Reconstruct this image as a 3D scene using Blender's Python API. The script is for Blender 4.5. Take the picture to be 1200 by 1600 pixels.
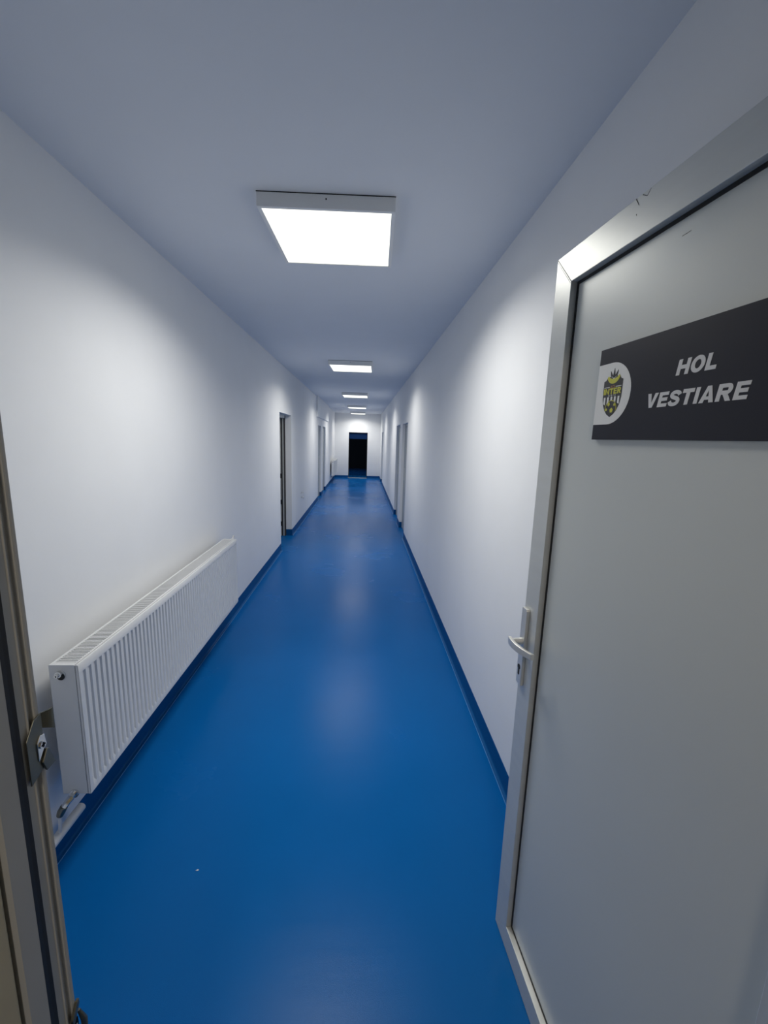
import bpy, bmesh, math
from mathutils import Vector, Matrix

for o in list(bpy.data.objects):
    bpy.data.objects.remove(o, do_unlink=True)
S = bpy.context.scene
COL = S.collection
PI = math.pi

# ------------------------------------------------------------------ camera
cam_d = bpy.data.cameras.new('camera')
cam = bpy.data.objects.new('camera', cam_d)
COL.objects.link(cam)
cam_d.sensor_fit = 'HORIZONTAL'
cam_d.sensor_width = 36.0
cam_d.lens = 36.0 * 648.17 / 1200.0
cam_d.clip_start = 0.02
cam_d.clip_end = 100
M = ((0.99828534, 0.02180014, 0.05432432),
     (-0.04967954, -0.17526989, 0.98326619),
     (0.03095676, -0.98427903, -0.17388635))
EYE = 1.7265
mw = Matrix(((M[0][0], -M[0][1], -M[0][2], 0.0),
             (M[1][0], -M[1][1], -M[1][2], 0.0),
             (M[2][0], -M[2][1], -M[2][2], EYE),
             (0, 0, 0, 1)))
cam.matrix_world = mw
S.camera = cam

# ------------------------------------------------------------------ world, exposure
w = bpy.data.worlds.new('world')
S.world = w
w.use_nodes = True
w.node_tree.nodes['Background'].inputs[0].default_value = (0.02, 0.03, 0.05, 1)
w.node_tree.nodes['Background'].inputs[1].default_value = 0.02
S.view_settings.view_transform = 'Standard'
S.view_settings.look = 'None'
S.view_settings.gamma = 1
S.view_settings.use_curve_mapping = False
S.view_settings.exposure = 0.0

LAMP_W = 20.6          # watts of each ceiling panel
LAMP_COL = (1.0, 0.98, 0.915)


# ------------------------------------------------------------------ materials
def mat(name, col, rough=0.5, metal=0.0, noise=0.0, nscale=8.0, bump=0.0, bscale=200.0, spec=0.5, rvar=0.0,
        stretch=(1, 1, 1), emit=None, strength=0.0):
    m = bpy.data.materials.new(name)
    m.use_nodes = True
    nt = m.node_tree
    b = nt.nodes['Principled BSDF']
    b.inputs['Roughness'].default_value = rough
    b.inputs['Metallic'].default_value = metal
    b.inputs['Specular IOR Level'].default_value = spec
    tc = nt.nodes.new('ShaderNodeTexCoord')
    mp = nt.nodes.new('ShaderNodeMapping')
    mp.inputs['Scale'].default_value = stretch
    nt.links.new(tc.outputs['Object'], mp.inputs[0])
    n = nt.nodes.new('ShaderNodeTexNoise')
    n.inputs['Scale'].default_value = nscale
    n.inputs['Detail'].default_value = 5
    nt.links.new(mp.outputs[0], n.inputs['Vector'])
    r = nt.nodes.new('ShaderNodeValToRGB')
    r.color_ramp.elements[0].position = 0.3
    r.color_ramp.elements[1].position = 0.7
    a = [max(0, c * (1 - noise)) for c in col]
    c2 = [min(1, c * (1 + noise)) for c in col]
    r.color_ramp.elements[0].color = (*a, 1)
    r.color_ramp.elements[1].color = (*c2, 1)
    nt.links.new(n.outputs['Fac'], r.inputs['Fac'])
    nt.links.new(r.outputs['Color'], b.inputs['Base Color'])
    if rvar:
        mr = nt.nodes.new('ShaderNodeMapRange')
        mr.inputs['From Min'].default_value = 0.3
        mr.inputs['From Max'].default_value = 0.7
        mr.inputs['To Min'].default_value = rough - rvar
        mr.inputs['To Max'].default_value = rough + rvar
        nt.links.new(n.outputs['Fac'], mr.inputs['Value'])
        nt.links.new(mr.outputs[0], b.inputs['Roughness'])
    if bump:
        n2 = nt.nodes.new('ShaderNodeTexNoise')
        n2.inputs['Scale'].default_value = bscale
        n2.inputs['Detail'].default_value = 3
        nt.links.new(mp.outputs[0], n2.inputs['Vector'])
        bp = nt.nodes.new('ShaderNodeBump')
        bp.inputs['Strength'].default_value = bump
        bp.inputs['Distance'].default_value = 0.001
        nt.links.new(n2.outputs['Fac'], bp.inputs['Height'])
        nt.links.new(bp.outputs[0], b.inputs['Normal'])
    if emit:
        b.inputs['Emission Color'].default_value = emit
        b.inputs['Emission Strength'].default_value = strength
    return m


M_WALL = mat('wall_paint', (0.86, 0.87, 0.89), 0.55, noise=0.012, nscale=3, bump=0.12, bscale=260, spec=0.35)
M_CEIL = mat('ceiling_paint', (0.82, 0.84, 0.88), 0.7, noise=0.01, nscale=3, bump=0.1, bscale=260, spec=0.2)
M_FLOOR = mat('blue_vinyl', (0.002, 0.115, 0.385), 0.25, noise=0.05, nscale=1.3, bump=0.3, bscale=420, spec=0.08, rvar=0.04)
# shallow cross-corridor ripples left by laying the sheet vinyl
_nt = M_FLOOR.node_tree
_tc = _nt.nodes.new('ShaderNodeTexCoord')
_mp = _nt.nodes.new('ShaderNodeMapping')
_mp.inputs['Scale'].default_value = (1.2, 7.0, 1.0)
_n = _nt.nodes.new('ShaderNodeTexNoise')
_n.inputs['Scale'].default_value = 2.2
_n.inputs['Detail'].default_value = 2
_b = _nt.nodes.new('ShaderNodeBump')
_b.inputs['Strength'].default_value = 0.15
_b.inputs['Distance'].default_value = 0.004
_nt.links.new(_tc.outputs['Object'], _mp.inputs[0])
_nt.links.new(_mp.outputs[0], _n.inputs['Vector'])
_nt.links.new(_n.outputs['Fac'], _b.inputs['Height'])
_old = [x for x in _nt.nodes if x.bl_idname == 'ShaderNodeBump' and x != _b][0]
_nt.links.new(_b.outputs[0], _old.inputs['Normal'])
M_BASE = mat('blue_vinyl_skirting', (0.002, 0.080, 0.26), 0.5, noise=0.05, nscale=3, bump=0.15, bscale=300, spec=0.12)
M_WELD = mat('vinyl_weld_line', (0.10, 0.30, 0.62), 0.3, noise=0.1, nscale=9)
M_ALU = mat('painted_aluminium', (0.62, 0.635, 0.62), 0.34, metal=0.25, noise=0.03, nscale=6, stretch=(1, 1, 6), bump=0.05, bscale=120)
M_PANEL = mat('door_panel_paint', (0.60, 0.625, 0.61), 0.36, metal=0.1, noise=0.015, nscale=2, bump=0.04, bscale=60)
M_GREYDOOR = mat('grey_door_paint', (0.42, 0.45, 0.48), 0.45, noise=0.02, nscale=4)
M_GASKET = mat('black_rubber', (0.006, 0.006, 0.007), 0.6, noise=0.1)
M_SEAL = mat('dark_grey_seal', (0.05, 0.048, 0.052), 0.6, noise=0.1)  # own dark grey of the gaskets and frame strips
M_DARK = mat('dark_slot', (0.01, 0.01, 0.012), 0.7, noise=0.1)
M_WHITE = mat('white_enamel', (0.71, 0.72, 0.735), 0.3, noise=0.01, nscale=5)
M_CHROME = mat('chrome', (0.75, 0.75, 0.74), 0.16, metal=1.0, noise=0.03, nscale=20)
M_FRAME = mat('frame_aluminium_dull', (0.43, 0.43, 0.42), 0.5, metal=0.1, noise=0.04, nscale=8, spec=0.3)
M_ZINC = mat('zinc_steel', (0.20, 0.20, 0.17), 0.4, metal=1.0, noise=0.1, nscale=30)
M_HANDLE = mat('silver_anodised', (0.72, 0.72, 0.70), 0.33, metal=0.45, noise=0.02, nscale=20)
M_BEIGE = mat('beige_reveal_plaster', (0.50, 0.45, 0.33), 0.7, noise=0.03, nscale=14, bump=0.15, bscale=200)
M_DARKROOM = mat('painted_room_darkness', (0.02, 0.022, 0.03), 0.8, noise=0.05)  # near-black walls: the darkness of the back rooms is put into their colour
M_NAVY = mat('navy_panel', (0.004, 0.020, 0.075), 0.6, noise=0.05, spec=0.05)
M_HOUSING = mat('lamp_housing_white', (0.88, 0.88, 0.87), 0.4, noise=0.01)
M_GLOW = mat('lamp_diffuser', (0.9, 0.9, 0.85), 0.5, noise=0.0, emit=(1.0, 0.985, 0.84, 1), strength=1.5)
M_SIGN = mat('sign_navy', (0.012, 0.013, 0.024), 0.42, noise=0.05, nscale=6, spec=0.25)
M_SIGNWHITE = mat('sign_white', (0.84, 0.84, 0.82), 0.45, noise=0.01)
M_LETTER = mat('letter_grey', (0.74, 0.74, 0.74), 0.45, noise=0.01)
M_YEL = mat('crest_yellow', (0.62, 0.60, 0.06), 0.45, noise=0.03)
M_INK = mat('crest_black', (0.018, 0.018, 0.022), 0.45, noise=0.03)
M_ORANGE = mat('crest_orange', (0.5, 0.22, 0.08), 0.45, noise=0.03)
M_SCUFF = mat('scuff_grey', (0.10, 0.10, 0.09), 0.6, noise=0.4, nscale=300)


# ------------------------------------------------------------------ helpers
def box(bm, x0, x1, y0, y1, z0, z1):
    v = [bm.verts.new(p) for p in ((x0, y0, z0), (x1, y0, z0), (x1, y1, z0), (x0, y1, z0),
                                   (x0, y0, z1), (x1, y0, z1), (x1, y1, z1), (x0, y1, z1))]
    for f in ((0, 3, 2, 1), (4, 5, 6, 7), (0, 1, 5, 4), (1, 2, 6, 5), (2, 3, 7, 6), (3, 0, 4, 7)):
        bm.faces.new([v[i] for i in f])


def prism(bm, pts, a0, a1, fn):
    """closed polygon pts (2-D) extruded between a0 and a1; fn(p, a) -> 3-D point"""
    lo = [bm.verts.new(fn(p, a0)) for p in pts]
    hi = [bm.verts.new(fn(p, a1)) for p in pts]
    n = len(pts)
    bm.faces.new(lo[::-1])
    bm.faces.new(hi)
    for i in range(n):
        bm.faces.new((lo[i], lo[(i + 1) % n], hi[(i + 1) % n], hi[i]))


def tube(bm, path, rad, seg=14, cap=True):
    P = [Vector(p) for p in path]
    rr = rad if isinstance(rad, (list, tuple)) else [rad] * len(P)
    rings = []
    up = Vector((0, 0, 1))
    t0 = (P[1] - P[0]).normalized()
    if abs(t0.dot(up)) > 0.95:
        up = Vector((0, 1, 0))
    for i, p in enumerate(P):
        t = (P[min(i + 1, len(P) - 1)] - P[max(i - 1, 0)]).normalized()
        s = t.cross(up)
        if s.length < 1e-4:
            s = t.cross(Vector((1, 0, 0)))
        s.normalize()
        u = s.cross(t).normalized()
        rings.append([bm.verts.new(p + (s * math.cos(2 * PI * k / seg) + u * math.sin(2 * PI * k / seg)) * rr[i]) for k in range(seg)])
    for a, b in zip(rings, rings[1:]):
        for k in range(seg):
            bm.faces.new((a[k], a[(k + 1) % seg], b[(k + 1) % seg], b[k]))
    if cap:
        bm.faces.new(rings[0][::-1])
        bm.faces.new(rings[-1])


def obj(name, bm, m, parent=None, bevel=0.0, smooth=False, seg=2):
    bmesh.ops.recalc_face_normals(bm, faces=bm.faces)
    me = bpy.data.meshes.new(name)
    if smooth:
        for f in bm.faces:
            f.smooth = True
    bm.to_mesh(me)
    bm.free()
    me.materials.append(m)
    o = bpy.data.objects.new(name, me)
    COL.objects.link(o)
    if parent:
        o.parent = parent
    if bevel:
        md = o.modifiers.new('bevel', 'BEVEL')
        md.width = bevel
        md.segments = seg
        md.limit_method = 'ANGLE'
    if smooth:
        md = o.modifiers.new('split', 'EDGE_SPLIT')
        md.split_angle = math.radians(38)
    return o


def boxobj(name, dims, m, parent=None, bevel=0.0):
    bm = bmesh.new()
    box(bm, *dims)
    return obj(name, bm, m, parent, bevel)


def root(name, loc=(0, 0, 0), rz=0.0, label=None, cat=None, group=None, kind=None):
    o = bpy.data.objects.new(name, None)
    o.empty_display_size = 0.1
    COL.objects.link(o)
    o.location = loc
    o.rotation_euler = (0, 0, rz)
    return tag(o, label, cat, group, kind)


def tag(o, label=None, cat=None, group=None, kind=None):
    if label: o['label'] = label
    if cat: o['category'] = cat
    if group: o['group'] = group
    if kind: o['kind'] = kind
    return o


def dup(r, loc, label=None):
    n = r.copy()
    COL.objects.link(n)
    n.location = loc
    if label: n['label'] = label
    for ch in list(r.children):
        c = ch.copy()
        COL.objects.link(c)
        c.parent = n
        for g in list(ch.children):
            d = g.copy()
            COL.objects.link(d)
            d.parent = c
    return n


# ------------------------------------------------------------------ room data
LX, RX, CZ = -1.21, 0.751, 2.75      # left wall, right wall, ceiling
FY0, FY1 = 0.10, 0.3553              # doorway wall (near the camera)
EY = 18.08                           # end wall
T = 0.21                             # wall thickness
JX, HX = -0.29, 0.640                # clear opening of the front doorway
LO = [(6.20, 7.19, 2.06), (11.43, 12.32, 2.03), (12.74, 13.68, 2.03)]
RO = [(7.12, 8.05, 2.01), (8.52, 9.47, 2.02), (15.75, 16.75, 1.98)]


def wall_x(name, x0, x1, y0, y1, opens, m, label):
    bm = bmesh.new()
    y = y0
    for a, b, h in opens:
        box(bm, x0, x1, y, a, 0, CZ)
        box(bm, x0, x1, a, b, h, CZ)
        y = b
    box(bm, x0, x1, y, y1, 0, CZ)
    return tag(obj(name, bm, m), label, 'wall', kind='structure')


wall_x('wall_left', LX - T, LX, FY1, EY, LO, M_WALL, 'white painted left wall of the corridor')
wall_x('wall_right', RX, RX + T, FY1, EY, RO, M_WALL, 'white painted right wall of the corridor')

bm = bmesh.new()
box(bm, -1.8, 1.6, -2.6, EY + 6.2, -0.12, 0.0)
tag(obj('floor', bm, M_FLOOR), 'glossy bright blue vinyl floor of the corridor', 'floor', kind='structure')
bm = bmesh.new()
box(bm, LX - T, RX + T, FY1, EY + 0.2, CZ, CZ + 0.12)
tag(obj('ceiling', bm, M_CEIL), 'plain pale ceiling of the corridor', 'ceiling', kind='structure')

# end wall with its doorway
DX0, DX1, DZ = -0.61, 0.195, 1.955
bm = bmesh.new()
box(bm, LX - T, DX0, EY, EY + 0.2, 0, CZ)
box(bm, DX1, RX + T, EY, EY + 0.2, 0, CZ)
box(bm, DX0, DX1, EY, EY + 0.2, DZ, CZ)
tag(obj('wall_end', bm, M_WALL), 'white end wall of the corridor around the dark doorway', 'wall', kind='structure')

# doorway wall at the camera
bm = bmesh.new()
box(bm, -1.8, JX - 0.045, FY0, FY1 - 0.002, 0, CZ + 0.12)
box(bm, HX + 0.045, 1.6, FY0, FY1 - 0.002, 0, CZ + 0.12)
box(bm, JX - 0.045, HX + 0.045, FY0, FY1 - 0.002, 2.29, CZ + 0.12)
tag(obj('wall_front', bm, M_WALL), 'wall around the near doorway', 'wall', kind='structure')
bm = bmesh.new()
box(bm, JX - 0.045, JX - 0.002, FY0 - 0.005, 0.3010, 0, 2.29)
tag(obj('trim_1', bm, M_BEIGE, bevel=0.003), 'beige plaster reveal left of the near doorway', 'reveal', kind='structure')
bm = bmesh.new()
box(bm, HX + 0.002, HX + 0.045, FY0 - 0.005, 0.3010, 0, 2.29)
tag(obj('trim_2', bm, M_BEIGE, bevel=0.003), 'beige plaster reveal right of the near doorway', 'reveal', kind='structure')

# the room the camera stands in
bm = bmesh.new()
box(bm, -1.8, -1.7, -2.6, FY0, 0, 2.87)
box(bm, 1.5, 1.6, -2.6, FY0, 0, 2.87)
box(bm, -1.7, 1.5, -2.6, -2.5, 0, 2.87)
box(bm, -1.7, 1.5, -2.5, FY0, 2.75, 2.87)
tag(obj('wall_lobby', bm, M_BEIGE), 'walls and ceiling of the lobby behind the near doorway', 'wall', kind='structure')

# dark passage beyond the end doorway
bm = bmesh.new()
yy0, yy1 = EY + 0.2, EY + 5.8
box(bm, DX0 - 0.75, DX0 - 0.65, yy0, yy1, 0, 2.6)
box(bm, DX1 + 0.65, DX1 + 0.75, yy0, yy1, 0, 2.6)
box(bm, DX0 - 0.75, DX1 + 0.75, yy1, yy1 + 0.1, 0, 2.6)
box(bm, DX0 - 0.75, DX1 + 0.75, yy0, yy1 + 0.1, 2.6, 2.7)
tag(obj('wall_passage', bm, M_DARKROOM), 'dark passage beyond the end doorway, shade put into its wall colour', 'wall', kind='structure')

rt = bpy.data.objects.new('added_passage_lamp', None)  # added lamp, hidden above the head panel, to brighten the passage floor
COL.objects.link(rt)
rt.location = (DX0 - 0.25, EY + 2.6, 2.6)
rt['label'] = 'added unseen lamp that brightens the floor of the dark passage'
rt['category'] = 'ceiling light'
bm = bmesh.new()
bmesh.ops.create_cone(bm, cap_ends=True, segments=20, radius1=0.08, radius2=0.10, depth=0.04, matrix=Matrix.Translation((0, 0, -0.0205)))
_o = bpy.data.objects.new('lamp_shade', bpy.data.meshes.new('lamp_shade'))
for _f in bm.faces: _f.smooth = False
bm.to_mesh(_o.data)
bm.free()
_o.data.materials.append(mat('added_lamp_globe', (0.7, 0.75, 0.8), 0.5, emit=(0.6, 0.8, 1.0, 1), strength=110.0))
COL.objects.link(_o)
_o.parent = rt

# dim room behind the open left doorway
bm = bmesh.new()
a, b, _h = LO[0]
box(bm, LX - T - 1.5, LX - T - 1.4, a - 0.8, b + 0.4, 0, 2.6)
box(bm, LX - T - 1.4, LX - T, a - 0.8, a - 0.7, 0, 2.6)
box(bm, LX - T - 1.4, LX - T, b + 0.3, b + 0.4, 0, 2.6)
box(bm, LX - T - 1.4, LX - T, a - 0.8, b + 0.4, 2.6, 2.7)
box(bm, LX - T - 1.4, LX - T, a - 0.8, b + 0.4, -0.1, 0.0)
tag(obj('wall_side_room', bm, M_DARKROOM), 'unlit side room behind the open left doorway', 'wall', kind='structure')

# boxed-in section above the two left doorways
bm = bmesh.new()
box(bm, LX, LX + 0.045, 10.98, 14.35, 2.235, CZ)
tag(obj('trim_3', bm, M_WALL), 'white boxed-in strip high on left wall above two doorways', 'trim', kind='structure')


# ------------------------------------------------------------------ skirting: coved blue vinyl
def cove(bm, y0, y1, x, s):
    """skirting on a wall at x, s = +1 when the corridor lies towards +x"""
    pts = [(0.0, 0.112), (0.003, 0.112), (0.004, 0.016)]
    for k in range(1, 6):
        t = k / 5 * PI / 2
        pts.append((0.004 + 0.012 * (1 - math.cos(t)), 0.016 - 0.0125 * math.sin(t)))
    pts += [(0.020, 0.0025), (0.020, 0.0), (0.0, 0.0)]
    prism(bm, pts, y0, y1, lambda p, a: (x + s * p[0], a, p[1]))


def covey(bm, x0, x1, y, s):
    pts = [(0.0, 0.112), (0.003, 0.112), (0.004, 0.030), (0.008, 0.014), (0.018, 0.005), (0.035, 0.0025), (0.035, 0.0), (0.0, 0.0)]
    prism(bm, pts, x0, x1, lambda p, a: (a, y + s * p[0], p[1]))


def skirting(name, x, s, y0, y1, opens, depth, label):
    bm = bmesh.new()
    y = y0
    for a, b, h in opens:
        cove(bm, y, a, x, s)
        d = depth[(a, b, h)]
        box(bm, min(x, x - s * d), max(x, x - s * d), a, a + 0.004, 0, 0.112)
        box(bm, min(x, x - s * d), max(x, x - s * d), b - 0.004, b, 0, 0.112)
        y = b
    cove(bm, y, y1, x, s)
    o = tag(obj(name, bm, M_BASE, smooth=True), label, 'skirting', kind='structure')
    bm = bmesh.new()
    y = y0
    for a, b, h in list(opens) + [(y1, y1, 0)]:
        xa, xb = sorted((x + s * 0.0202, x + s * 0.0232))
        box(bm, xa, xb, y, a, 0.0, 0.0022)
        y = b
    obj('weld_line', bm, M_WELD, o)
    return o


DEPL = {LO[0]: 0.10, LO[1]: 0.05, LO[2]: 0.05}
DEPR = {RO[0]: 0.05, RO[1]: 0.05, RO[2]: 0.05}
skirting('baseboard_left', LX, 1, FY1, EY, LO, DEPL, 'dark blue coved skirting along the left wall')
skirting('baseboard_right', RX, -1, FY1, EY, RO, DEPR, 'dark blue coved skirting along the right wall')
bm = bmesh.new()
covey(bm, LX, DX0, EY, -1)
covey(bm, DX1, RX, EY, -1)
tag(obj('baseboard_end', bm, M_BASE, smooth=True), 'dark blue skirting at the foot of the end wall', 'skirting', kind='structure')


# ------------------------------------------------------------------ doorways along the corridor
def side_door(name, x, s, op, closed, depth, label):
    """s=+1: wall on the left (corridor towards +x). Frame sits `depth` behind the wall face"""
    a, b, h = op
    r = root(name, (x - s * depth, a, 0), 0, label, 'door', kind='structure')
    w = b - a
    X = lambda d: -s * d                        # d metres into the wall

    def strip(name, d0, d1, y0, y1, z0, z1, m, bev=0.0):
        x0, x1 = sorted((X(d0), X(d1)))
        return boxobj(name, (x0, x1, y0, y1, z0, z1), m, r, bev)
    if not closed:
        for side in (0, 1):
            def ys(q0, q1):
                return (q0, q1) if side == 0 else (w - q1, w - q0)
            strip('frame_jamb', 0.0, 0.022, *ys(0.001, 0.0425), 0.005, h - 0.001, M_SEAL)
            strip('frame_jamb', 0.022, 0.044, *ys(0.001, 0.050), 0.005, h - 0.001, M_ALU, 0.001)
            g = strip('gasket', 0.044, 0.069, *ys(0.001, 0.040), 0.005, h - 0.001, M_SEAL)
            fj = strip('frame_jamb', 0.069, 0.108, *ys(0.001, 0.050), 0.005, h - 0.001, M_ALU, 0.001)
        strip('frame_head', 0.0, 0.108, 0.05, w - 0.05, h - 0.05, h - 0.001, M_ALU, 0.001)
        for z in (0.22, 0.60, 1.05):
            strip('strike_plate', 0.060, 0.085, w - 0.056, w - 0.0495, z - 0.04, z + 0.04, M_DARK)
        # leaf swung into the side room
        lf = strip('leaf', 0.11, 0.95, 0.0, 0.04, 0.01, h - 0.04, M_ALU, 0.002)
        bm = bmesh.new()
        tube(bm, [(X(0.88), 0.04, 1.04), (X(0.88), 0.085, 1.04), (X(0.77), 0.088, 1.04)], 0.009, 10)
        obj('door_handle', bm, M_CHROME, lf, smooth=True)
    else:
        fw = 0.045
        bm = bmesh.new()
        x0, x1 = sorted((X(0.0), X(0.06)))
        box(bm, x0, x1, 0.001, fw, 0.003, h - 0.001)
        box(bm, x0, x1, w - fw, w - 0.001, 0.003, h - 0.001)
        box(bm, x0, x1, fw, w - fw, h - fw, h - 0.001)
        obj('door_frame', bm, M_GREYDOOR, r, 0.002)
        strip('gasket', 0.022, 0.03, fw, w - fw, 0.006, h - fw, M_GASKET)
        lf = strip('leaf', 0.008, 0.045, fw + 0.004, w - fw - 0.004, 0.012, h - fw - 0.004, M_GREYDOOR, 0.003)
        bm = bmesh.new()
        yk = w - fw - 0.07
        box(bm, *sorted((X(0.008), X(0.001))), yk - 0.018, yk + 0.018, 0.95, 1.18)
        obj('lock_plate', bm, M_HANDLE, lf, 0.002)
    return r


side_door('door_2', LX, 1, LO[0], False, 0.10, 'open aluminium-framed doorway nearest on the left wall')
side_door('door_3', LX, 1, LO[1], True, 0.05, 'grey door in left wall, nearer of the pair')
side_door('door_4', LX, 1, LO[2], True, 0.05, 'grey door in left wall, farther of the pair')
side_door('door_5', RX, -1, RO[0], True, 0.05, 'grey door in right wall, nearest of the three')
side_door('door_6', RX, -1, RO[1], True, 0.05, 'grey door in right wall, just beyond the nearest one')
side_door('door_7', RX, -1, RO[2], True, 0.05, 'pale door at the far end of the right wall')

# end doorway: frame, navy head panel, metal threshold
r = root('door_8', (DX0, EY, 0), 0, 'dark doorway in the end wall with navy head panel', 'door', kind='structure')
wd = DX1 - DX0
bm = bmesh.new()
box(bm, 0.0005, 0.018, 0.06, 0.12, 0, DZ - 0.0005)
box(bm, wd - 0.018, wd - 0.0005, 0.06, 0.12, 0, DZ - 0.0005)
box(bm, 0.018, wd - 0.018, 0.06, 0.12, DZ - 0.03, DZ - 0.0005)
obj('door_frame', bm, M_GASKET, r, 0.002)
boxobj('head_panel', (0.018, wd - 0.018, 0.075, 0.105, 1.68, DZ - 0.03), M_NAVY, r, 0.003)
boxobj('threshold', (0.0005, wd - 0.0005, -0.01, 0.12, 0.0005, 0.012), M_ALU, r, 0.003)


# ------------------------------------------------------------------ ceiling lights
def ceiling_light():
    rt = root('ceiling_light', (0, 0, CZ), 0, 'x', 'ceiling light', 'square LED panels along the corridor ceiling')
    a, h = 0.298, 0.060
    bm = bmesh.new()
    # hollow box frame with a narrow face rim
    rim = 0.017
    for (x0, x1, y0, y1) in ((-a, a, -a, -a + rim), (-a, a, a - rim, a), (-a, -a + rim, -a + rim, a - rim), (a - rim, a, -a + rim, a - rim)):
        box(bm, x0, x1, y0, y1, -h, -0.0005)
    obj('housing', bm, M_HOUSING, rt, 0.0012)
    bm = bmesh.new()
    box(bm, -a - 0.0008, a + 0.0008, -a - 0.0012, -a + 0.001, -0.004, -0.0006)  # solid dark strip, painted shade between housing and ceiling
    obj('painted_gap_shade', bm, M_DARK, rt)
    ld = bpy.data.lights.new('lamp', 'AREA')
    ld.shape = 'SQUARE'
    ld.size = 0.55
    ld.energy = LAMP_W
    ld.color = LAMP_COL
    ld.spread = math.radians(152)
    lo = bpy.data.objects.new('lamp', ld)
    COL.objects.link(lo)
    lo.parent = rt
    lo.location = (0, 0, -h - 0.001)
    boxobj('diffuser', (-a + rim + 0.0003, a - rim - 0.0003, -a + rim + 0.0003, a - rim - 0.0003, -h + 0.0035, -h + 0.012), M_GLOW, rt)
    bm = bmesh.new()
    tube(bm, [(0.0, -a + 0.001, -0.022), (0.0, -a - 0.0015, -0.022)], 0.0035, 10)
    obj('screw', bm, M_DARK, rt)
    return rt


L0 = ceiling_light()
LL = ['large square ceiling light panel nearest the doorway', 'second square ceiling light panel from the near doorway',
      'third ceiling light panel, middle of the five', 'fourth ceiling light panel, just before the last one',
      'farthest ceiling light panel, beside the end wall']
for i, (x, y) in enumerate(((-0.170, 2.29), (-0.184, 6.18), (-0.203, 10.22), (-0.214, 14.05), (-0.222, 17.35))):
    o = L0 if i == 0 else dup(L0, (0, 0, 0))
    o.location = (x, y, CZ)
    o.rotation_euler = (0, 0, math.radians(-1.9))
    o['label'] = LL[i]
    if i == 4:                        # slightly weaker panel
        for ch in o.children:
            if ch.type == 'LIGHT':
                ch.data = ch.data.copy()
                ch.data.energy = LAMP_W * 0.88


# lobby lamp behind the camera
rt = root('lobby_lamp', (-0.05, -1.15, 2.75), 0, 'round warm ceiling lamp in the lobby behind the doorway', 'ceiling light')
bm = bmesh.new()
tube(bm, [(0, 0, -0.0005), (0, 0, -0.04)], 0.17, 32)
obj('base', bm, M_WHITE, rt, smooth=True)
bm = bmesh.new()
tube(bm, [(0, 0, -0.0405), (0, 0, -0.06), (0, 0, -0.08)], [0.155, 0.15, 0.10], 32)
obj('lamp_shade', bm, mat('warm_globe', (0.9, 0.85, 0.7), 0.5, emit=(1.0, 0.88, 0.72, 1), strength=62.0), rt, smooth=True)


# ------------------------------------------------------------------ radiator
RL, RH, RB = 1.98, 0.555, 0.299      # length, height, bottom


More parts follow.
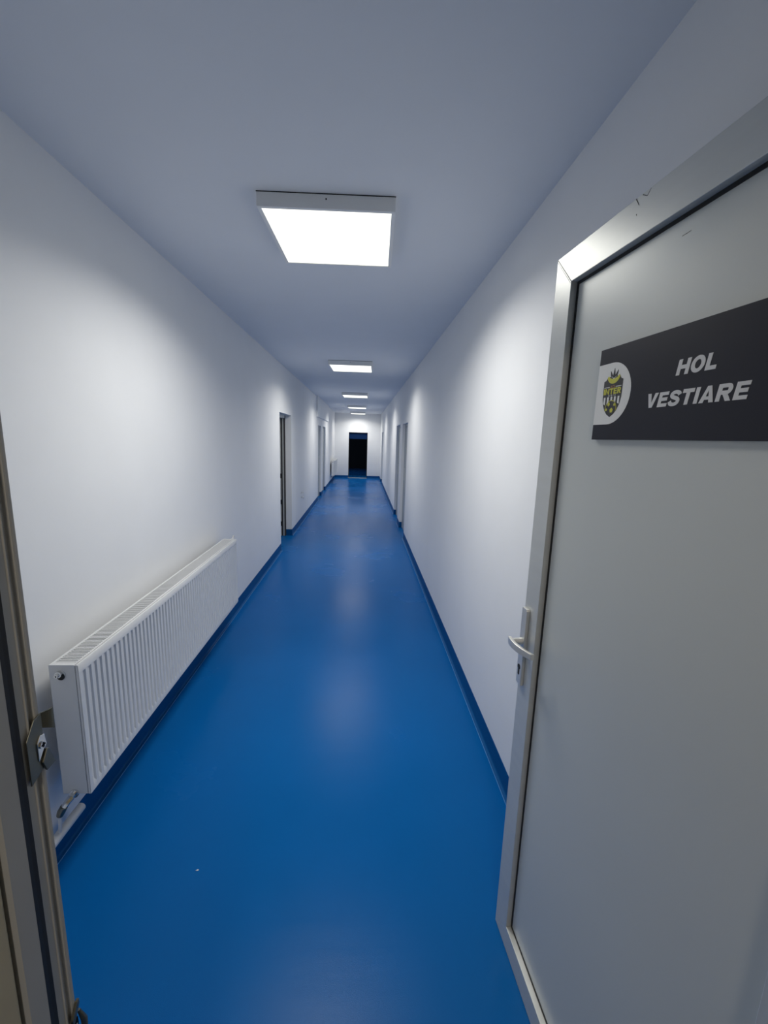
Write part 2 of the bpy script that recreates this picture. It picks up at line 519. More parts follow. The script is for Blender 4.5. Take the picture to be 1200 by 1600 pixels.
def radiator(label, loc):
    """origin: near end, on the wall line; +y along the wall; x grows into the room"""
    rt = root('radiator', loc, 0, label, 'radiator', 'white panel radiators on the left wall')
    xb, xf = 0.056, 0.160
    z0, z1 = RB, RB + RH
    pitch = 0.0333
    n = int(RL / pitch)
    m0 = (RL - n * pitch) / 2
    # ribbed front panel
    bm = bmesh.new()
    prof = [(0.0, 0.0), (0.30, 0.0), (0.40, 1.0), (0.76, 1.0), (0.88, 0.0)]
    ys = [(0.0, 0.0)]
    for k in range(n):
        for f, dpt in prof:
            ys.append((m0 + (k + f) * pitch + pitch * 0.06, dpt))
    ys.append((RL, 0.0))
    zs = [(z0, 0.0), (z0 + 0.031, 0.0), (z0 + 0.040, 1.0), (z1 - 0.043, 1.0), (z1 - 0.036, 0.0), (z1 - 0.004, 0.0), (z1, -0.25)]
    grid = []
    for z, a in zs:
        grid.append([bm.verts.new((xf - 0.0065 * d * max(a, 0) + min(a, 0) * 0.012, y, z)) for y, d in ys])
    for i in range(len(zs) - 1):
        for j in range(len(ys) - 1):
            bm.faces.new((grid[i][j], grid[i][j + 1], grid[i + 1][j + 1], grid[i + 1][j]))
    back = [[bm.verts.new((xf - 0.012, y, z)) for y in (0.0, RL)] for z in (z0, z1)]
    bm.faces.new((back[0][0], back[1][0], back[1][1], back[0][1]))
    box(bm, xf - 0.0100, xf - 0.0012, -0.0006, 0.0012, z0, z1 - 0.001)
    box(bm, xf - 0.0100, xf - 0.0012, RL - 0.0012, RL + 0.0006, z0, z1 - 0.001)
    box(bm, xf - 0.0095, xf - 0.0030, 0.0014, RL - 0.0014, z1 - 0.008, z1 - 0.0002)
    o = obj('front_panel', bm, M_WHITE, rt, smooth=True)
    # rear panel
    bm = bmesh.new()
    box(bm, xb, xb + 0.010, 0.004, RL - 0.004, z0, z1 - 0.006)
    obj('back_panel', bm, M_WHITE, rt, 0.002)
    # convector core, seen as darker metal below the grille
    bm = bmesh.new()
    k = 0.02
    while k < RL - 0.02:
        box(bm, xb + 0.016, xf - 0.018, k, k + 0.0012, z0 + 0.03, z1 - 0.05)
        k += 0.0333
    tag(obj('convector_fins', bm, M_WHITE, rt), kind='stuff')
    # side covers, with round cut-out at the top and near the bottom
    hz = ((z1 - 0.045, 0.60 * (xb + xf) - 0.020), (z0 + 0.0, 0))
    for y0, y1 in ((-0.0012, 0.0), (RL, RL + 0.0012)):
        bm = bmesh.new()
        box(bm, xb - 0.002, xf - 0.0118, y0, y1, z0 + 0.001, z1 - 0.001)
        obj('side_cover', bm, M_WHITE, rt, 0.0005)
    # vertical seam between side cover and front panel
    boxobj('seam', (xf - 0.0116, xf - 0.0102, 0.0002, 0.003, z0 + 0.004, z1 - 0.004), M_DARK, rt)
    # top grille
    bm = bmesh.new()
    box(bm, xb - 0.002, xb + 0.008, -0.001, RL + 0.001, z1 - 0.012, z1 + 0.001)
    box(bm, xf - 0.022, xf - 0.0125, -0.001, RL + 0.001, z1 - 0.012, z1 + 0.001)
    box(bm, xb + 0.008, xf - 0.022, -0.001, 0.022, z1 - 0.010, z1 + 0.001)
    box(bm, xb + 0.008, xf - 0.022, RL - 0.022, RL + 0.001, z1 - 0.010, z1 + 0.001)
    gf = obj('grille_frame', bm, M_WHITE, rt, 0.0015)
    bm = bmesh.new()
    y = 0.028
    i = 0
    while y < RL - 0.026:
        box(bm, xb + 0.008, xf - 0.022, y, y + 0.0058, z1 - 0.008, z1 - 0.0012)
        y += 0.0118
    tag(obj('grille_slats', bm, M_WHITE, rt), kind='stuff')
    # air vent plug, top of the near side cover
    vx, vz = xb + 0.040, z1 - 0.034
    bm = bmesh.new()
    tube(bm, [(vx, -0.001, vz - 0.004), (vx, -0.0035, vz - 0.004)], 0.0175, 24)
    bm2 = bmesh.new()
    c = obj('collar', bm, M_WHITE, rt, smooth=True)
    tube(bm2, [(vx, -0.0034, vz - 0.010), (vx, -0.0045, vz - 0.010)], 0.0150, 20)
    obj('vent_hole', bm2, M_DARK, rt, smooth=True)
    bm = bmesh.new()
    tube(bm, [(vx - 0.003, -0.004, vz + 0.001), (vx - 0.003, -0.013, vz + 0.001), (vx - 0.003, -0.014, vz + 0.001), (vx - 0.003, -0.024, vz + 0.001)],
         [0.012, 0.012, 0.0075, 0.0068], 18)
    vp = obj('vent_plug', bm, M_CHROME, rt, smooth=True)
    bm = bmesh.new()
    tube(bm, [(vx - 0.003, -0.0235, vz + 0.001), (vx - 0.003, -0.0245, vz + 0.001)], 0.0028, 12)
    obj('key_socket', bm, M_DARK, vp)
    # lower valve with its tail pipe down to the heating pipe
    lx, lz = xb + 0.042, z0 + 0.005
    bm = bmesh.new()
    tube(bm, [(lx, 0.0, lz), (lx, -0.008, lz), (lx, -0.0081, lz), (lx, -0.026, lz)], [0.017, 0.017, 0.010, 0.010], 20)
    va = obj('valve', bm, M_CHROME, rt, smooth=True)
    bm = bmesh.new()
    tube(bm, [(lx, -0.020, lz), (lx - 0.006, -0.034, lz - 0.008), (lx - 0.014, -0.045, lz - 0.022)], [0.013, 0.012, 0.011], 6)
    obj('union_nut', bm, M_CHROME, va, smooth=True)
    bm = bmesh.new()
    tube(bm, [(lx - 0.014, -0.044, lz - 0.02), (lx - 0.024, -0.048, lz - 0.040), (lx - 0.030, -0.048, lz - 0.055)], [0.0135, 0.014, 0.012], 16)
    obj('valve_body', bm, M_ZINC, va, smooth=True)
    bm = bmesh.new()
    tube(bm, [(lx - 0.030, -0.048, lz - 0.052), (lx - 0.037, -0.048, lz - 0.130)], 0.006, 14)
    obj('tail_pipe', bm, M_WHITE, va, smooth=True)
    # wall brackets with little hooks below
    for yb in (0.25, RL / 2, RL - 0.25):
        bm = bmesh.new()
        box(bm, -0.0, 0.004, yb - 0.016, yb + 0.016, z0 + 0.02, z1 - 0.05)
        box(bm, 0.0, xf - 0.020, yb - 0.003, yb + 0.003, z0 - 0.006, z0 + 0.016)
        box(bm, xf - 0.024, xf - 0.008, yb - 0.008, yb + 0.008, z0 - 0.010, z0 + 0.001)
        obj('bracket', bm, M_WHITE, rt, 0.001)
    # thermostat stub at the far top end
    bm = bmesh.new()
    tube(bm, [(xf - 0.05, RL, z1 - 0.035), (xf - 0.05, RL + 0.03, z1 - 0.035), (xf - 0.045, RL + 0.05, z1 - 0.01), (xf - 0.035, RL + 0.055, z1 + 0.016)],
         [0.010, 0.012, 0.012, 0.010], 12)
    obj('thermostat_knob', bm, M_WHITE, rt, smooth=True)
    return rt


R1 = radiator('long white ribbed radiator near the doorway on left wall', (LX, 1.487, 0))
R2 = dup(R1, (LX, 15.62, 0), 'small distant white radiator by the end wall, left side')

# white heating pipe feeding the near radiator, along the wall just above the skirting
bm = bmesh.new()
tube(bm, [(0.050, 0.3665 - 1.487, 0.150), (0.050, 0.09, 0.150)], 0.018, 16)
hp = obj('supply_pipe', bm, M_WHITE, R1, smooth=True)
for y in (-0.94, -0.30):
    bm = bmesh.new()
    tube(bm, [(0.0, y, 0.150), (0.033, y, 0.150)], 0.006, 10)
    obj('pipe_clip', bm, M_WHITE, hp)

# two capped pipe stubs beyond the first left doorway
for z, lab in ((0.615, 'upper small white capped pipe stub on left wall'), (0.520, 'lower small white capped pipe stub on left wall')):
    rt = root('pipe_stub', (LX, 8.30, z), 0, lab, 'pipe stub', 'capped pipe stubs on the left wall')
    bm = bmesh.new()
    tube(bm, [(0, 0, 0), (0.035, 0, 0)], 0.013, 14)
    obj('stub', bm, M_CHROME, rt, smooth=True)
    bm = bmesh.new()
    tube(bm, [(0.0305, 0, 0), (0.055, 0, 0)], 0.019, 14)
    obj('cap', bm, M_WHITE, rt, 0.002, smooth=True)
    bm = bmesh.new()
    tube(bm, [(0.0, 0, 0), (0.004, 0, 0)], 0.028, 18)
    obj('rosette', bm, M_WHITE, rt, smooth=True)

# ------------------------------------------------------------------ near doorway: fixed frame on the left, head, right
fr = root('trim_4', (0, 0, 0), 0, 'aluminium door frame of the near doorway with strike plates', 'door frame', kind='structure')


def jamb(sx, x):
    """sx=+1: left jamb, faces +x. plan profile (depth into wall, y)"""
    P = lambda d: x - sx * d
    ZT = 2.25
    bm = bmesh.new()
    pts = [(0.045, 0.3042), (0.003, 0.3042), (0.0, 0.3065), (0.0, 0.3252), (0.0450, 0.3252)]
    prism(bm, pts, 0.0, ZT, lambda p, a: (P(p[0]), p[1], a))
    obj('frame_jamb', bm, M_FRAME, fr)
    bm = bmesh.new()
    prism(bm, [(0.045, 0.3253), (0.0002, 0.3253), (0.0006, 0.3300), (0.0004, 0.3343), (0.045, 0.3343)], 0.0, ZT, lambda p, a: (P(p[0]), p[1], a))
    obj('gasket', bm, M_GASKET, fr)
    bm = bmesh.new()
    pts = [(0.045, 0.3344), (0.0015, 0.3344), (0.0015, 0.3430), (0.0005, 0.3437), (0.0005, 0.3446), (0.0035, 0.3468), (0.0035, 0.3500),
           (0.0005, 0.3515), (0.0, 0.3530), (0.0, 0.3553), (0.045, 0.3553)]
    prism(bm, pts, 0.0, ZT, lambda p, a: (P(p[0]), p[1], a))
    obj('frame_lip', bm, M_FRAME, fr)


jamb(1, JX)
jamb(-1, HX)
bm = bmesh.new()
box(bm, JX - 0.045, HX + 0.045, 0.3042, 0.3553, 2.2505, 2.2895)
obj('frame_head', bm, M_FRAME, fr)

# upper strike plate: folded steel, notch and screw
yg, yl = 0.3372, 0.3553


def strike(z1, z0, name):
    X0 = JX
    rt2 = bmesh.new()
    th = 0.0014
    # flat leg on the rebate, top corner cut, with curved lip folded outwards
    zt, zb = z1, z0
    zm = (zt + zb) / 2
    pts = [(0.3375, zt - 0.016), (0.3480, zt - 0.001), (0.3560, zt), (0.3560, zm + 0.004), (0.3510, zm - 0.004), (0.3480, zm - 0.016),
           (0.3520, zm - 0.010), (0.3560, zm - 0.006), (0.3575, zb + 0.004), (0.3375, zb - 0.010)]
    prism(rt2, [(0.3375, zt - 0.016), (0.3480, zt - 0.001), (0.3560, zt), (0.3560, zb + 0.010), (0.3375, zb + 0.002)], 0.0002, th,
          lambda p, a: (X0 + a, p[0], p[1]))
    sp = obj(name, rt2, M_ZINC, fr, 0.0003)
    # upper curved tongue leaning into the opening
    bm = bmesh.new()
    prev = None
    rows = []
    for k in range(7):
        t = k / 6
        y = 0.3560 + 0.0085 * t
        x = X0 + th + 0.0045 * math.sin(t * PI * 0.5)
        rows.append((x, y, zt - 0.0 * t, zm + 0.010 + 0.006 * (1 - t)))
    for i, (x, y, za, zb2) in enumerate(rows):
        cur = [bm.verts.new((x, y, za)), bm.verts.new((x, y, zb2)), bm.verts.new((x - 0.0012, y + 0.0006, zb2)), bm.verts.new((x - 0.0012, y + 0.0006, za))]
        if prev:
            for j in range(4):
                bm.faces.new((prev[j], prev[(j + 1) % 4], cur[(j + 1) % 4], cur[j]))
        else:
            bm.faces.new(cur)
        prev = cur
    bm.faces.new(prev[::-1])
    obj('upper_tongue', bm, M_ZINC, sp)
    bm = bmesh.new()
    prism(bm, [(0.3500, zb + 0.016), (0.3560, zb + 0.026), (0.3590, zb + 0.024), (0.3640, zb + 0.006), (0.3535, zb + 0.005)], 0.0014, 0.0034,
          lambda p, a: (X0 + a, p[0], p[1]))
    obj('lower_tongue', bm, M_ZINC, sp, 0.0004)
    # adjuster plate with cross-head screw
    bm = bmesh.new()
    prism(bm, [(0.3470, zm - 0.012), (0.3470, zm + 0.006), (0.3510, zm + 0.012), (0.3560, zm + 0.010), (0.3570, zm + 0.001)], 0.0014, 0.0026,
          lambda p, a: (X0 + a, p[0], p[1]))
    obj('adjuster', bm, M_CHROME, sp, 0.0003)
    bm = bmesh.new()
    tube(bm, [(X0 + 0.0026, 0.3520, zm + 0.002), (X0 + 0.0038, 0.3520, zm + 0.002)], 0.0036, 18)
    obj('screw', bm, M_CHROME, sp, smooth=True)
    bm = bmesh.new()
    box(bm, X0 + 0.0037, X0 + 0.0041, 0.3498, 0.3542, zm + 0.0012, zm + 0.0028)
    box(bm, X0 + 0.0037, X0 + 0.0041, 0.3512, 0.3528, zm - 0.0004, zm + 0.0044)
    obj('screw_slot', bm, M_DARK, sp)


strike(1.4700, 1.4080, 'strike_plate')


def strike_low(z1):
    X0 = JX
    bm = bmesh.new()
    prism(bm, [(0.3380, z1 - 0.026), (0.3465, z1 - 0.012), (0.3465, z1 - 0.20), (0.3380, z1 - 0.20)], 0.0002, 0.0014, lambda p, a: (X0 + a, p[0], p[1]))
    prism(bm, [(0.3465, z1 - 0.013), (0.3550, z1 - 0.001), (0.3575, z1), (0.3575, z1 - 0.006), (0.3490, z1 - 0.020), (0.3465, z1 - 0.022)],
          0.0002, 0.0030, lambda p, a: (X0 + a, p[0], p[1]))
    sp = obj('lock_keeper', bm, M_ZINC, fr, 0.0003)
    bm = bmesh.new()
    box(bm, X0 + 0.0001, X0 + 0.0008, 0.3470, 0.3560, z1 - 0.20, z1 - 0.022)
    obj('bolt_slot', bm, M_DARK, sp)
    bm = bmesh.new()
    tube(bm, [(X0 + 0.001, 0.3515, z1 - 0.024), (X0 + 0.0035, 0.3505, z1 - 0.04), (X0 + 0.004, 0.3500, z1 - 0.09), (X0 + 0.004, 0.3500, z1 - 0.19)],
         [0.0018, 0.0034, 0.0036, 0.0036], 12)
    obj('keeper_roller', bm, M_CHROME, sp, smooth=True)
    bm = bmesh.new()
    tube(bm, [(X0 + 0.001, 0.3575, z1 - 0.016), (X0 + 0.005, 0.3585, z1 - 0.03), (X0 + 0.003, 0.3580, z1 - 0.08), (X0 + 0.003, 0.3580, z1 - 0.19)],
         [0.0015, 0.0030, 0.0032, 0.0032], 12)
    obj('keeper_lip', bm, M_ZINC, sp, smooth=True)


strike_low(1.1345)

# ------------------------------------------------------------------ open door leaf on the right
ANG = math.radians(4.0)
# local frame: +x runs from the free edge to the hinge, +y = out of the visible face, z up
P0 = Vector((0.523, 1.215, 0.0))
d = Vector((math.sin(ANG), -math.cos(ANG), 0))
nf = Vector((-math.cos(ANG), -math.sin(ANG), 0))
door = root('door_1', (0, 0, 0), 0, 'open light grey aluminium door leaf swung against the right wall', 'door', kind='structure')
door.matrix_world = Matrix(((d.x, nf.x, 0, P0.x), (d.y, nf.y, 0, P0.y), (0, 0, 1, 0), (0, 0, 0, 1)))
DW, DT = 0.868, 0.050
ZB, ZT = 0.003, 2.2225
FW, BW = 0.0805, 0.0807              # face width, recess edge
TD = 0.0175                           # panel recess

# mitred rails: each a prism with the corners cut at 45 degrees
def rail(pts, name='frame_rail', m=M_ALU):
    """pts: four (x,z) of the outer/inner quad: outerA outerB innerB innerA, and bead points"""
    (oa, ob, ib, ia, bb, ba) = pts
    bm = bmesh.new()
    V = lambda p, y: bm.verts.new((p[0], y, p[1]))
    f0, f1, f2, f3 = V(oa, 0), V(ob, 0), V(ib, 0), V(ia, 0)
    g0, g1 = V(bb, -TD), V(ba, -TD)
    b0, b1, b2, b3 = V(oa, -DT), V(ob, -DT), V(bb, -DT), V(ba, -DT)
    bm.faces.new((f0, f1, f2, f3))
    bm.faces.new((f3, f2, g0, g1))
    bm.faces.new((g1, g0, b2, b3))
    bm.faces.new((b3, b2, b1, b0))
    bm.faces.new((b0, b1, f1, f0))
    bm.faces.new((f0, f3, g1, b3, b0))
    bm.faces.new((f1, b1, b2, g0, f2))
    return obj(name, bm, m, door, 0.0012)


e = 0.0002
O = ((0, ZB), (0, ZT), (DW, ZT), (DW, ZB))
Iq = ((FW, ZB + FW), (FW, ZT - FW), (DW - FW, ZT - FW), (DW - FW, ZB + FW))
Bq = ((BW, ZB + BW), (BW, ZT - BW), (DW - BW, ZT - BW), (DW - BW, ZB + BW))
free = rail((O[0], O[1], Iq[1], Iq[0], Bq[1], Bq[0]), 'lock_stile')
top = rail((O[1], O[2], Iq[2], Iq[1], Bq[2], Bq[1]), 'top_rail')
rail((O[2], O[3], Iq[3], Iq[2], Bq[3], Bq[2]), 'hinge_stile')
rail((O[3], O[0], Iq[0], Iq[3], Bq[0], Bq[3]), 'bottom_rail')
# dirty mitre joint at the upper corner
bm = bmesh.new()
for off, w0 in ((0.0, 0.0007), (0.006, 0.0004)):
    a = Vector((0.002, ZT - 0.002 - off))
    b = Vector((FW - 0.002, ZT - FW + 0.002 - off))
    q = Vector((1, 1)).normalized() * w0
    pts = [a - q, b - q, b + q, a + q]
    prism(bm, [(p.x, p.y) for p in pts], 0.0001, 0.0003, lambda p, t: (p[0], t, p[1]))
obj('mitre_joint', bm, M_SCUFF, door)
# black gasket ring and panel
bm = bmesh.new()
GW = BW + 0.0080
for x0, x1, z0, z1 in ((BW, GW, ZB + BW, ZT - BW), (DW - GW, DW - BW, ZB + BW, ZT - BW), (GW, DW - GW, ZB + BW, ZB + GW), (GW, DW - GW, ZT - GW, ZT - BW)):
    box(bm, x0, x1, -TD - 0.006, -TD + 0.0005, z0, z1)
obj('gasket', bm, M_GASKET, door)
boxobj('door_panel', (GW, DW - GW, -TD - 0.012, -TD - 0.001, ZB + GW, ZT - GW), M_PANEL, door)
boxobj('panel_core', (GW, DW - GW, -DT + 0.006, -TD - 0.0125, ZB + GW, ZT - GW), M_PANEL, door)
# scuffs
bm = bmesh.new()
for (x0, z0, x1, z1, w0) in ((0.301, 2.2215, 0.312, 2.205, 0.0012), (0.320, 2.220, 0.333, 2.2115, 0.0010), (0.333, 2.2115, 0.342, 2.2205, 0.0007), (0.307, 2.191, 0.308, 2.188, 0.0010)):
    a = Vector((x0, z0)); b = Vector((x1, z1))
    t = (b - a).normalized(); q = Vector((-t.y, t.x)) * w0
    prism(bm, [tuple(a - q), tuple(b - q * 0.5), tuple(b + q * 0.5), tuple(a + q)], 0.0001, 0.0004, lambda p, s: (p[0], s, p[1]))
obj('scuff_mark', bm, M_SCUFF, door)
bm = bmesh.new()
for (x0, z0, x1, z1, w0) in ((0.416, 2.105, 0.436, 2.106, 0.0005),):
    prism(bm, [(x0, z0 - w0), (x1, z1 - 0.2 * w0), (x1, z1 + 0.2 * w0), (x0, z0 + w0)], -TD - 0.0009, -TD - 0.0005, lambda p, s: (p[0], s, p[1]))
obj('panel_scratch', bm, M_SCUFF, door)

# handle set
bm = bmesh.new()
pl = [(0.004, 0.966), (0.036, 0.966), (0.036, 1.216), (0.033, 1.222), (0.007, 1.222), (0.004, 1.216)]
prism(bm, pl, 0.0002, 0.011, lambda p, s: (p[0], s, p[1]))
hplate = obj('handle_plate', bm, M_HANDLE, door, 0.002)
bm = bmesh.new()
HZ = 1.112
# neck
tube(bm, [(0.020, 0.0112, HZ), (0.020, 0.040, HZ)], [0.0115, 0.0095], 18)
obj('handle_neck', bm, M_HANDLE, hplate, smooth=True)
# bowed flat lever
bm = bmesh.new()
N = 14
prev = None
for k in range(N + 1):
    t = k / N
    x = 0.009 + 0.108 * t
    y = 0.046 - 0.024 * t ** 1.6 + 0.006 * math.sin(PI * t)
    hh = 0.0118 - 0.002 * t
    tt = 0.0055
    zc = HZ + 0.001 - 0.004 * t
    cur = [bm.verts.new((x, y - tt, zc - hh)), bm.verts.new((x, y + tt, zc - hh)), bm.verts.new((x, y + tt, zc + hh)), bm.verts.new((x, y - tt, zc + hh))]
    if prev:
        for j in range(4):
            bm.faces.new((prev[j], prev[(j + 1) % 4], cur[(j + 1) % 4], cur[j]))
    else:
        bm.faces.new(cur)
    prev = cur
bm.faces.new(prev[::-1])
obj('handle_lever', bm, M_HANDLE, hplate, 0.002)
# keyhole: round top, slot below
bm = bmesh.new()
tube(bm, [(0.019, 0.0111, 1.024), (0.019, 0.0118, 1.024)], 0.0085, 20)
box(bm, 0.0145, 0.0235, 0.0111, 0.0117, 1.000, 1.024)
tube(bm, [(0.019, 0.0111, 1.001), (0.019, 0.0117, 1.001)], 0.0046, 14)
obj('keyhole', bm, M_DARK, hplate)
# matching plate on the far side
bm = bmesh.new()
prism(bm, pl, -DT - 0.011, -DT - 0.0002, lambda p, s: (p[0], s, p[1]))
tube(bm, [(0.020, -DT - 0.0112, HZ), (0.020, -DT - 0.05, HZ), (0.13, -DT - 0.052, HZ)], 0.009, 12)
obj('rear_handle', bm, M_HANDLE, door)
# lock face on the free edge
bm = bmesh.new()
box(bm, -0.0025, -0.0002, -0.036, -0.014, 0.93, 1.20)
box(bm, -0.012, -0.0025, -0.031, -0.019, 1.09, 1.13)
obj('lock_face', bm, M_CHROME, door)
for z in (0.25, 1.15, 2.0):
    bm = bmesh.new()
    tube(bm, [(DW + 0.008, -0.012, z - 0.05), (DW + 0.008, -0.012, z + 0.05)], 0.008, 14)
    obj('hinge', bm, M_ALU, door, smooth=True)

# ------------------------------------------------------------------ sign on the door
sx0, sx1, sz0, sz1 = 0.232, 0.700, 1.740, 1.942
ymm = -0.0130                        # sign held off the panel by adhesive pads
sign = root('door_sign', (0, 0, 0), 0, 'dark navy door sign with white lettering HOL VESTIARE and club crest', 'sign')
sign.matrix_world = door.matrix_world @ Matrix.Translation((sx0, ymm, sz0))
SW, SH = sx1 - sx0, sz1 - sz0


CREST_H = 0.088


def flat(name, pts, y0, y1, m, parent):
    bm = bmesh.new()
    prism(bm, pts, y0, y1, lambda p, s: (p[0], s, p[1]))
    return obj(name, bm, m, parent)


plate = flat('sign_board', [(0, 0), (SW, 0), (SW, SH), (0, SH)], -0.0048, 0.0050, M_SIGN, sign)
# white crest field: square on the left, rounded to the right
cz = (0.034 + 0.168) / 2
hh = (0.168 - 0.034) / 2
pts = [(0.0002, cz - hh), (0.048, cz - hh)]
for k in range(1, 24):
    t = -PI / 2 + PI * k / 24
    pts.append((0.048 + 0.067 * math.cos(t), cz + hh * math.sin(t)))
pts += [(0.048, cz + hh), (0.0002, cz + hh)]
flat('crest_field', pts, 0.0051, 0.0054, M_SIGNWHITE, sign)

# crest: local coordinates u (-1..1) v (0 bottom .. 1 top of shield)
cx0, cw = 0.0565, 0.0325              # centre and half width
cb, ch = 0.050, 0.088                # bottom and height


def C(u, v):
    return (cx0 + u * cw, cb + v * ch)


sh = [C(0, 0)]
for u, v in ((0.35, 0.07), (0.62, 0.17), (0.84, 0.31), (0.95, 0.47), (0.97, 0.62), (0.97, 0.90), (0.78, 0.92), (0.60, 0.99), (0.30, 1.0), (0.0, 0.93)):
    sh.append(C(u, v))
for u, v in ((-0.30, 1.0), (-0.60, 0.99), (-0.78, 0.92), (-0.97, 0.90), (-0.97, 0.62), (-0.95, 0.47), (-0.84, 0.31), (-0.62, 0.17), (-0.35, 0.07)):
    sh.append(C(u, v))
crest = flat('crest_shield', sh, 0.0055, 0.0058, M_INK, sign)
Y1, Y2, Y3 = 0.00585, 0.0061, 0.0063
# crown
for c, h, wv in ((0.0, 1.17, 0.13), (-0.28, 1.12, 0.11), (0.28, 1.12, 0.11)):
    flat('crown', [C(c * 0.7 - wv, 1.0 - 0.03 * (c == 0)), C(c * 0.7 + wv, 1.0 - 0.03 * (c == 0)), C(c * 1.35, h + 0.02)], 0.0055, 0.00625, M_INK, crest)
# yellow arc banner
arc = []
for k in range(13):
    t = math.radians(205 + 130 * k / 12)
    arc.append(C(0.72 * math.cos(t), 1.09 + 0.27 * math.sin(t)))
for k in range(12, -1, -1):
    t = math.radians(205 + 130 * k / 12)
    arc.append(C(0.56 * math.cos(t) * 1.05, 1.09 + 0.15 * math.sin(t)))
bm = bmesh.new()
n = 13
lo = [[bm.verts.new((p[0], y, p[1])) for p in arc] for y in (Y1, Y2)]
for k in range(n - 1):
    a, b, c2, d2 = k, k + 1, 2 * n - 2 - k, 2 * n - 1 - k
    bm.faces.new([lo[1][i] for i in (a, b, c2, d2)])
    bm.faces.new([lo[0][i] for i in (d2, c2, b, a)])
obj('yellow_banner', bm, M_YEL, crest)
# thin lines either side of small letters
for u0, u1 in ((-0.88, -0.30), (0.30, 0.88)):
    flat('divider_line', [C(u0, 0.735), C(u1, 0.735), C(u1, 0.75), C(u0, 0.75)], Y1, Y2, M_SIGNWHITE, crest)
# white stripes
for u in (-0.78, -0.42, -0.06, 0.30, 0.66):
    uc = u + 0.06
    vb = 0.03 + 0.42 * abs(uc) ** 2.0 + 0.06
    if abs(uc) < 0.5: vb = 0.30
    flat('white_stripe', [C(uc - 0.09, vb + 0.03), C(uc + 0.09, vb), C(uc + 0.09, 0.50), C(uc - 0.09, 0.50)], Y1, Y2, M_SIGNWHITE, crest)
# football: yellow ring, black ball, yellow patches
def disc(uc, vc, ru, n=28, rot=0.0, a0=0, a1=360):
    return [(cx0 + uc * cw + ru * math.cos(rot + math.radians(a0 + (a1 - a0) * k / n)), cb + vc * ch + ru * math.sin(rot + math.radians(a0 + (a1 - a0) * k / n))) for k in range(n)]
br = 0.0175
bc = (0.02, 0.20)
ring = [(p[0], p[1]) for p in disc(*bc, br + 0.0018)]
# clip the ball by the shield outline: keep points above the lower edges
def clipv(p):
    u = (p[0] - cx0) / cw; v = (p[1] - cb) / ch
    vmin = 0.02 + 0.27 * abs(u) ** 1.25
    return (p[0], cb + max(v, vmin) * ch)
flat('ball_rim', [clipv(p) for p in ring], Y1, Y2, M_YEL, crest)
flat('ball', [clipv(p) for p in disc(*bc, br)], Y2 + 0.00005, Y2 + 0.0002, M_INK, crest)
for (du, dv, rr2, rt0) in ((0.12, -0.035, 0.0058, 0.3), (-0.22, 0.12, 0.0048, 0.9), (0.38, 0.10, 0.0036, 0.2), (-0.42, -0.01, 0.0034, 0.5)):
    flat('ball_patch', [clipv(p) for p in disc(bc[0] + du, bc[1] + dv, rr2, 5, rt0)], Y2 + 0.00025, Y2 + 0.0004, M_YEL, crest)


def text(body, x, z, size, m, parent, y=0.0052, bold=0.02, shear=0.0, sxy=1.0, align='CENTER', name='lettering', ext=0.0002, space=1.0):
    cu = bpy.data.curves.new('t', 'FONT')
    cu.body = body
    cu.size = size
    cu.offset = bold * size
    cu.shear = shear
    cu.align_x = align
    cu.align_y = 'BOTTOM_BASELINE'
    cu.extrude = ext
    cu.space_character = space
    cu.resolution_u = 6
    t = bpy.data.objects.new('t', cu)
    COL.objects.link(t)
    bpy.context.view_layer.update()
    me = bpy.data.meshes.new_from_object(t.evaluated_get(bpy.context.evaluated_depsgraph_get()))
    bpy.data.objects.remove(t, do_unlink=True)
    bpy.data.curves.remove(cu)
    for v in me.vertices:
        X, Z, Y = v.co.x * sxy, v.co.y, v.co.z
        v.co = (x + X, y + ext - Y, z + Z)
    me.flip_normals()
    me.materials.clear()
    me.materials.append(m)
    o = bpy.data.objects.new(name, me)
    COL.objects.link(o)
    o.parent = parent
    return o


# heavy slanted capitals, each letter drawn in a box of height 1
TH = 0.285


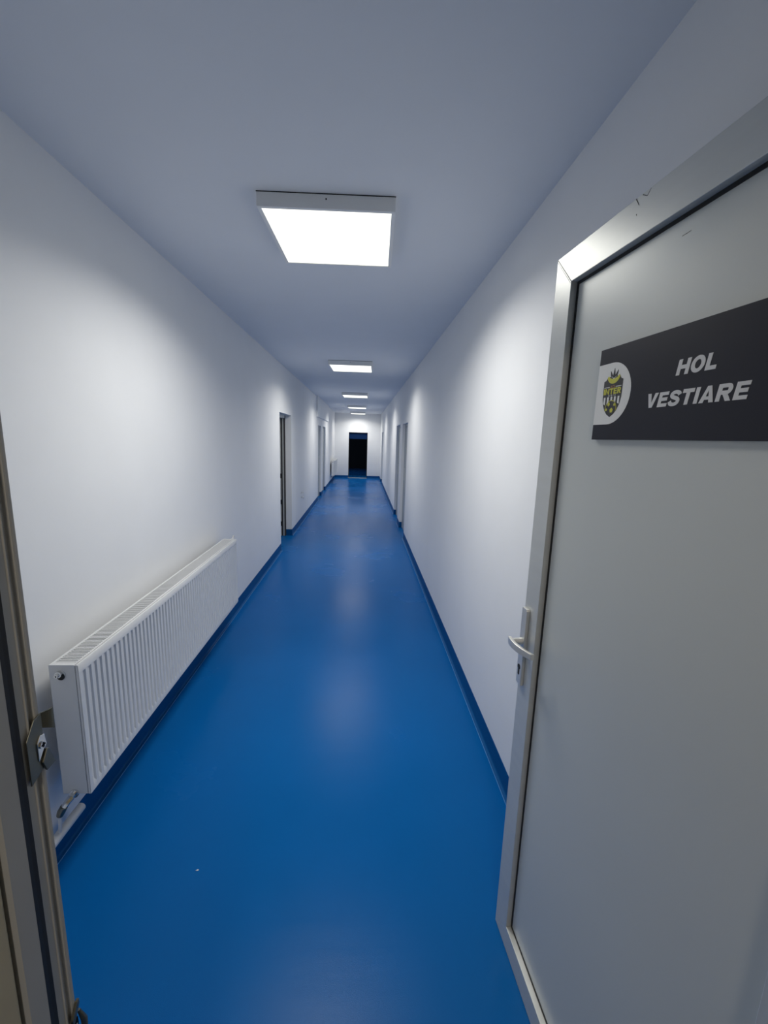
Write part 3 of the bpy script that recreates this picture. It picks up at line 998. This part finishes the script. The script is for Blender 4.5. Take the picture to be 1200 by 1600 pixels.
def letter(ch, w):
    """list of polygons (unit height, width w)"""
    t = TH
    q = lambda x0, y0, x1, y1: [(x0, y0), (x1, y0), (x1, y1), (x0, y1)]
    if ch == 'H':
        return [q(0, 0, t, 1), q(w - t, 0, w, 1), q(t, 0.38, w - t, 0.38 + t * 0.86)]
    if ch == 'L':
        return [q(0, 0, t, 1), q(t, 0, w, t * 0.86)]
    if ch == 'I':
        return [q(0, 0, t, 1)]
    if ch == 'T':
        return [q(0, 1 - t * 0.86, w, 1), q(w / 2 - t / 2, 0, w / 2 + t / 2, 1 - t * 0.86)]
    if ch == 'E':
        v = t * 0.80
        return [q(0, 0, t, 1), q(t, 0, w, v), q(t, 0.5 - v / 2 + 0.01, w * 0.93, 0.5 + v / 2 + 0.01), q(t, 1 - v, w * 0.98, 1)]
    if ch == 'N':
        return [q(0, 0, t, 1), q(w - t, 0, w, 1), [(t * 0.9, 1), (t * 0.2, 1), (w - t * 0.9, 0), (w - t * 0.2, 0)]]
    if ch == 'V':
        s2 = t * 1.08
        return [[(0, 1), (s2, 1), (w / 2 + s2 * 0.02, 0.30), (w / 2 + s2 * 0.46, 0), (w / 2 - s2 * 0.46, 0)],
                [(w, 1), (w - s2, 1), (w / 2 - s2 * 0.02, 0.30), (w / 2 - s2 * 0.46, 0), (w / 2 + s2 * 0.46, 0)]]
    if ch == 'A':
        s2 = t * 1.08
        return [[(0, 0), (s2, 0), (w / 2, 0.76), (w / 2 + s2 * 0.46, 1), (w / 2 - s2 * 0.46, 1)],
                [(w, 0), (w - s2, 0), (w / 2, 0.76), (w / 2 - s2 * 0.46, 1), (w / 2 + s2 * 0.46, 1)],
                q(w * 0.25, 0.18, w * 0.75, 0.18 + t * 0.68)]
    if ch == 'O':
        out = []
        n = 28
        o = [(w / 2 + w / 2 * math.cos(2 * PI * k / n), 0.5 + 0.52 * math.sin(2 * PI * k / n)) for k in range(n)]
        i2 = [(w / 2 + (w / 2 - t) * math.cos(2 * PI * k / n), 0.5 + (0.52 - t * 0.86) * math.sin(2 * PI * k / n)) for k in range(n)]
        for k in range(n):
            m = (k + 1) % n
            out.append([o[k], o[m], i2[m], i2[k]])
        return out
    if ch == 'R':
        out = [q(0, 0, t, 1)]
        n = 12
        v = t * 0.80
        r0, h0 = 0.31, 0.69
        cxr = w * 0.94 - r0
        out += [q(t, 1 - v, cxr, 1), q(t, h0 - r0, cxr, h0 - r0 + v)]
        for k in range(n):
            a, b = -PI / 2 + PI * k / n, -PI / 2 + PI * (k + 1) / n
            ri, rix = r0 - v, r0 - t * 0.95
            out.append([(cxr + r0 * math.cos(a), h0 + r0 * math.sin(a)), (cxr + r0 * math.cos(b), h0 + r0 * math.sin(b)),
                        (cxr + max(rix, 0.03) * math.cos(b), h0 + ri * math.sin(b)), (cxr + max(rix, 0.03) * math.cos(a), h0 + ri * math.sin(a))])
        out.append([(w * 0.36, 0.42), (w * 0.70, 0.42), (w, 0), (w - t * 1.15, 0)])
        return out
    if ch == 'S':
        v = t * 0.82
        c = [(w * 0.90, 0.70), (w * 0.80, 0.82), (w * 0.52, 0.90), (w * 0.24, 0.83), (w * 0.17, 0.71), (w * 0.27, 0.60), (w * 0.52, 0.52),
             (w * 0.76, 0.43), (w * 0.85, 0.29), (w * 0.74, 0.16), (w * 0.48, 0.09), (w * 0.20, 0.15), (w * 0.08, 0.31)]
        P = []
        for k in range(len(c) - 1):
            p0, p1, p2, p3 = c[max(k - 1, 0)], c[k], c[k + 1], c[min(k + 2, len(c) - 1)]
            for u in (0, 0.25, 0.5, 0.75):
                P.append(tuple(0.5 * (2 * p1[e] + (p2[e] - p0[e]) * u + (2 * p0[e] - 5 * p1[e] + 4 * p2[e] - p3[e]) * u * u + (3 * p1[e] - p0[e] - 3 * p2[e] + p3[e]) * u ** 3) for e in (0, 1)))
        P.append(c[-1])
        L, Rr = [], []
        for k, p in enumerate(P):
            a, b = P[max(k - 1, 0)], P[min(k + 1, len(P) - 1)]
            tx, ty = b[0] - a[0], b[1] - a[1]
            l = math.hypot(tx, ty)
            hw = v / 2 * (1 + 0.18 * abs(ty / l))
            L.append((p[0] - ty / l * hw, p[1] + tx / l * hw))
            Rr.append((p[0] + ty / l * hw, p[1] - tx / l * hw))
        return [[L[k], L[k + 1], Rr[k + 1], Rr[k]] for k in range(len(P) - 1)]


def word(txt, widths, x, z, H, gap, m, parent, shear=0.17, y0=0.00505, y1=0.0055, nm='letter'):
    cx = x
    for ch in txt:
        w = widths[ch]
        bm = bmesh.new()
        for k, poly in enumerate(letter(ch, w / H)):
            prism(bm, [(cx + (p[0] + p[1] * shear) * H, z + p[1] * H) for p in poly], y0, y1 + (k % 3) * 0.00003, lambda p, s: (p[0], s, p[1]))
        obj(nm, bm, m, parent)
        cx += w + gap


word('HOL', {'H': 0.0262, 'O': 0.0275, 'L': 0.0205}, 0.2285, 0.1150, 0.0270, 0.0030, M_LETTER, sign)
word('VESTIARE', {'V': 0.0270, 'E': 0.0225, 'S': 0.0245, 'T': 0.0240, 'I': 0.0077, 'A': 0.0275, 'R': 0.0270}, 0.1630, 0.0620, 0.0270, 0.0035, M_LETTER, sign)
word('INTER', {'I': 0.0038, 'N': 0.0135, 'T': 0.0118, 'E': 0.0105, 'R': 0.0120}, cx0 - 0.0288, cb + 0.565 * CREST_H, 0.0130, 0.0015, M_YEL, crest, shear=0.0, y0=Y1, y1=Y2, nm='crest_letter')
text('ACS', cx0, cb + 0.722 * CREST_H, 0.0072, M_ORANGE, crest, y=Y1, bold=0.01, name='crest_small_word', ext=0.0001, space=1.25)
text('SIBIU', cx0, cb + 0.512 * CREST_H, 0.0055, M_SIGNWHITE, crest, y=Y1, bold=0.01, name='crest_small_word', ext=0.0001, space=2.2)

# ------------------------------------------------------------------ tiny fleck of debris on the floor
bm = bmesh.new()
prism(bm, [(-0.006, -0.002), (0.003, -0.003), (0.007, 0.001), (0.001, 0.003)], 0.0003, 0.0015, lambda p, s: (p[0] - 0.626, p[1] + 1.421, s))
tag(obj('paint_chip', bm, M_WHITE), 'tiny pale chip of paint lying on the blue floor', 'debris')
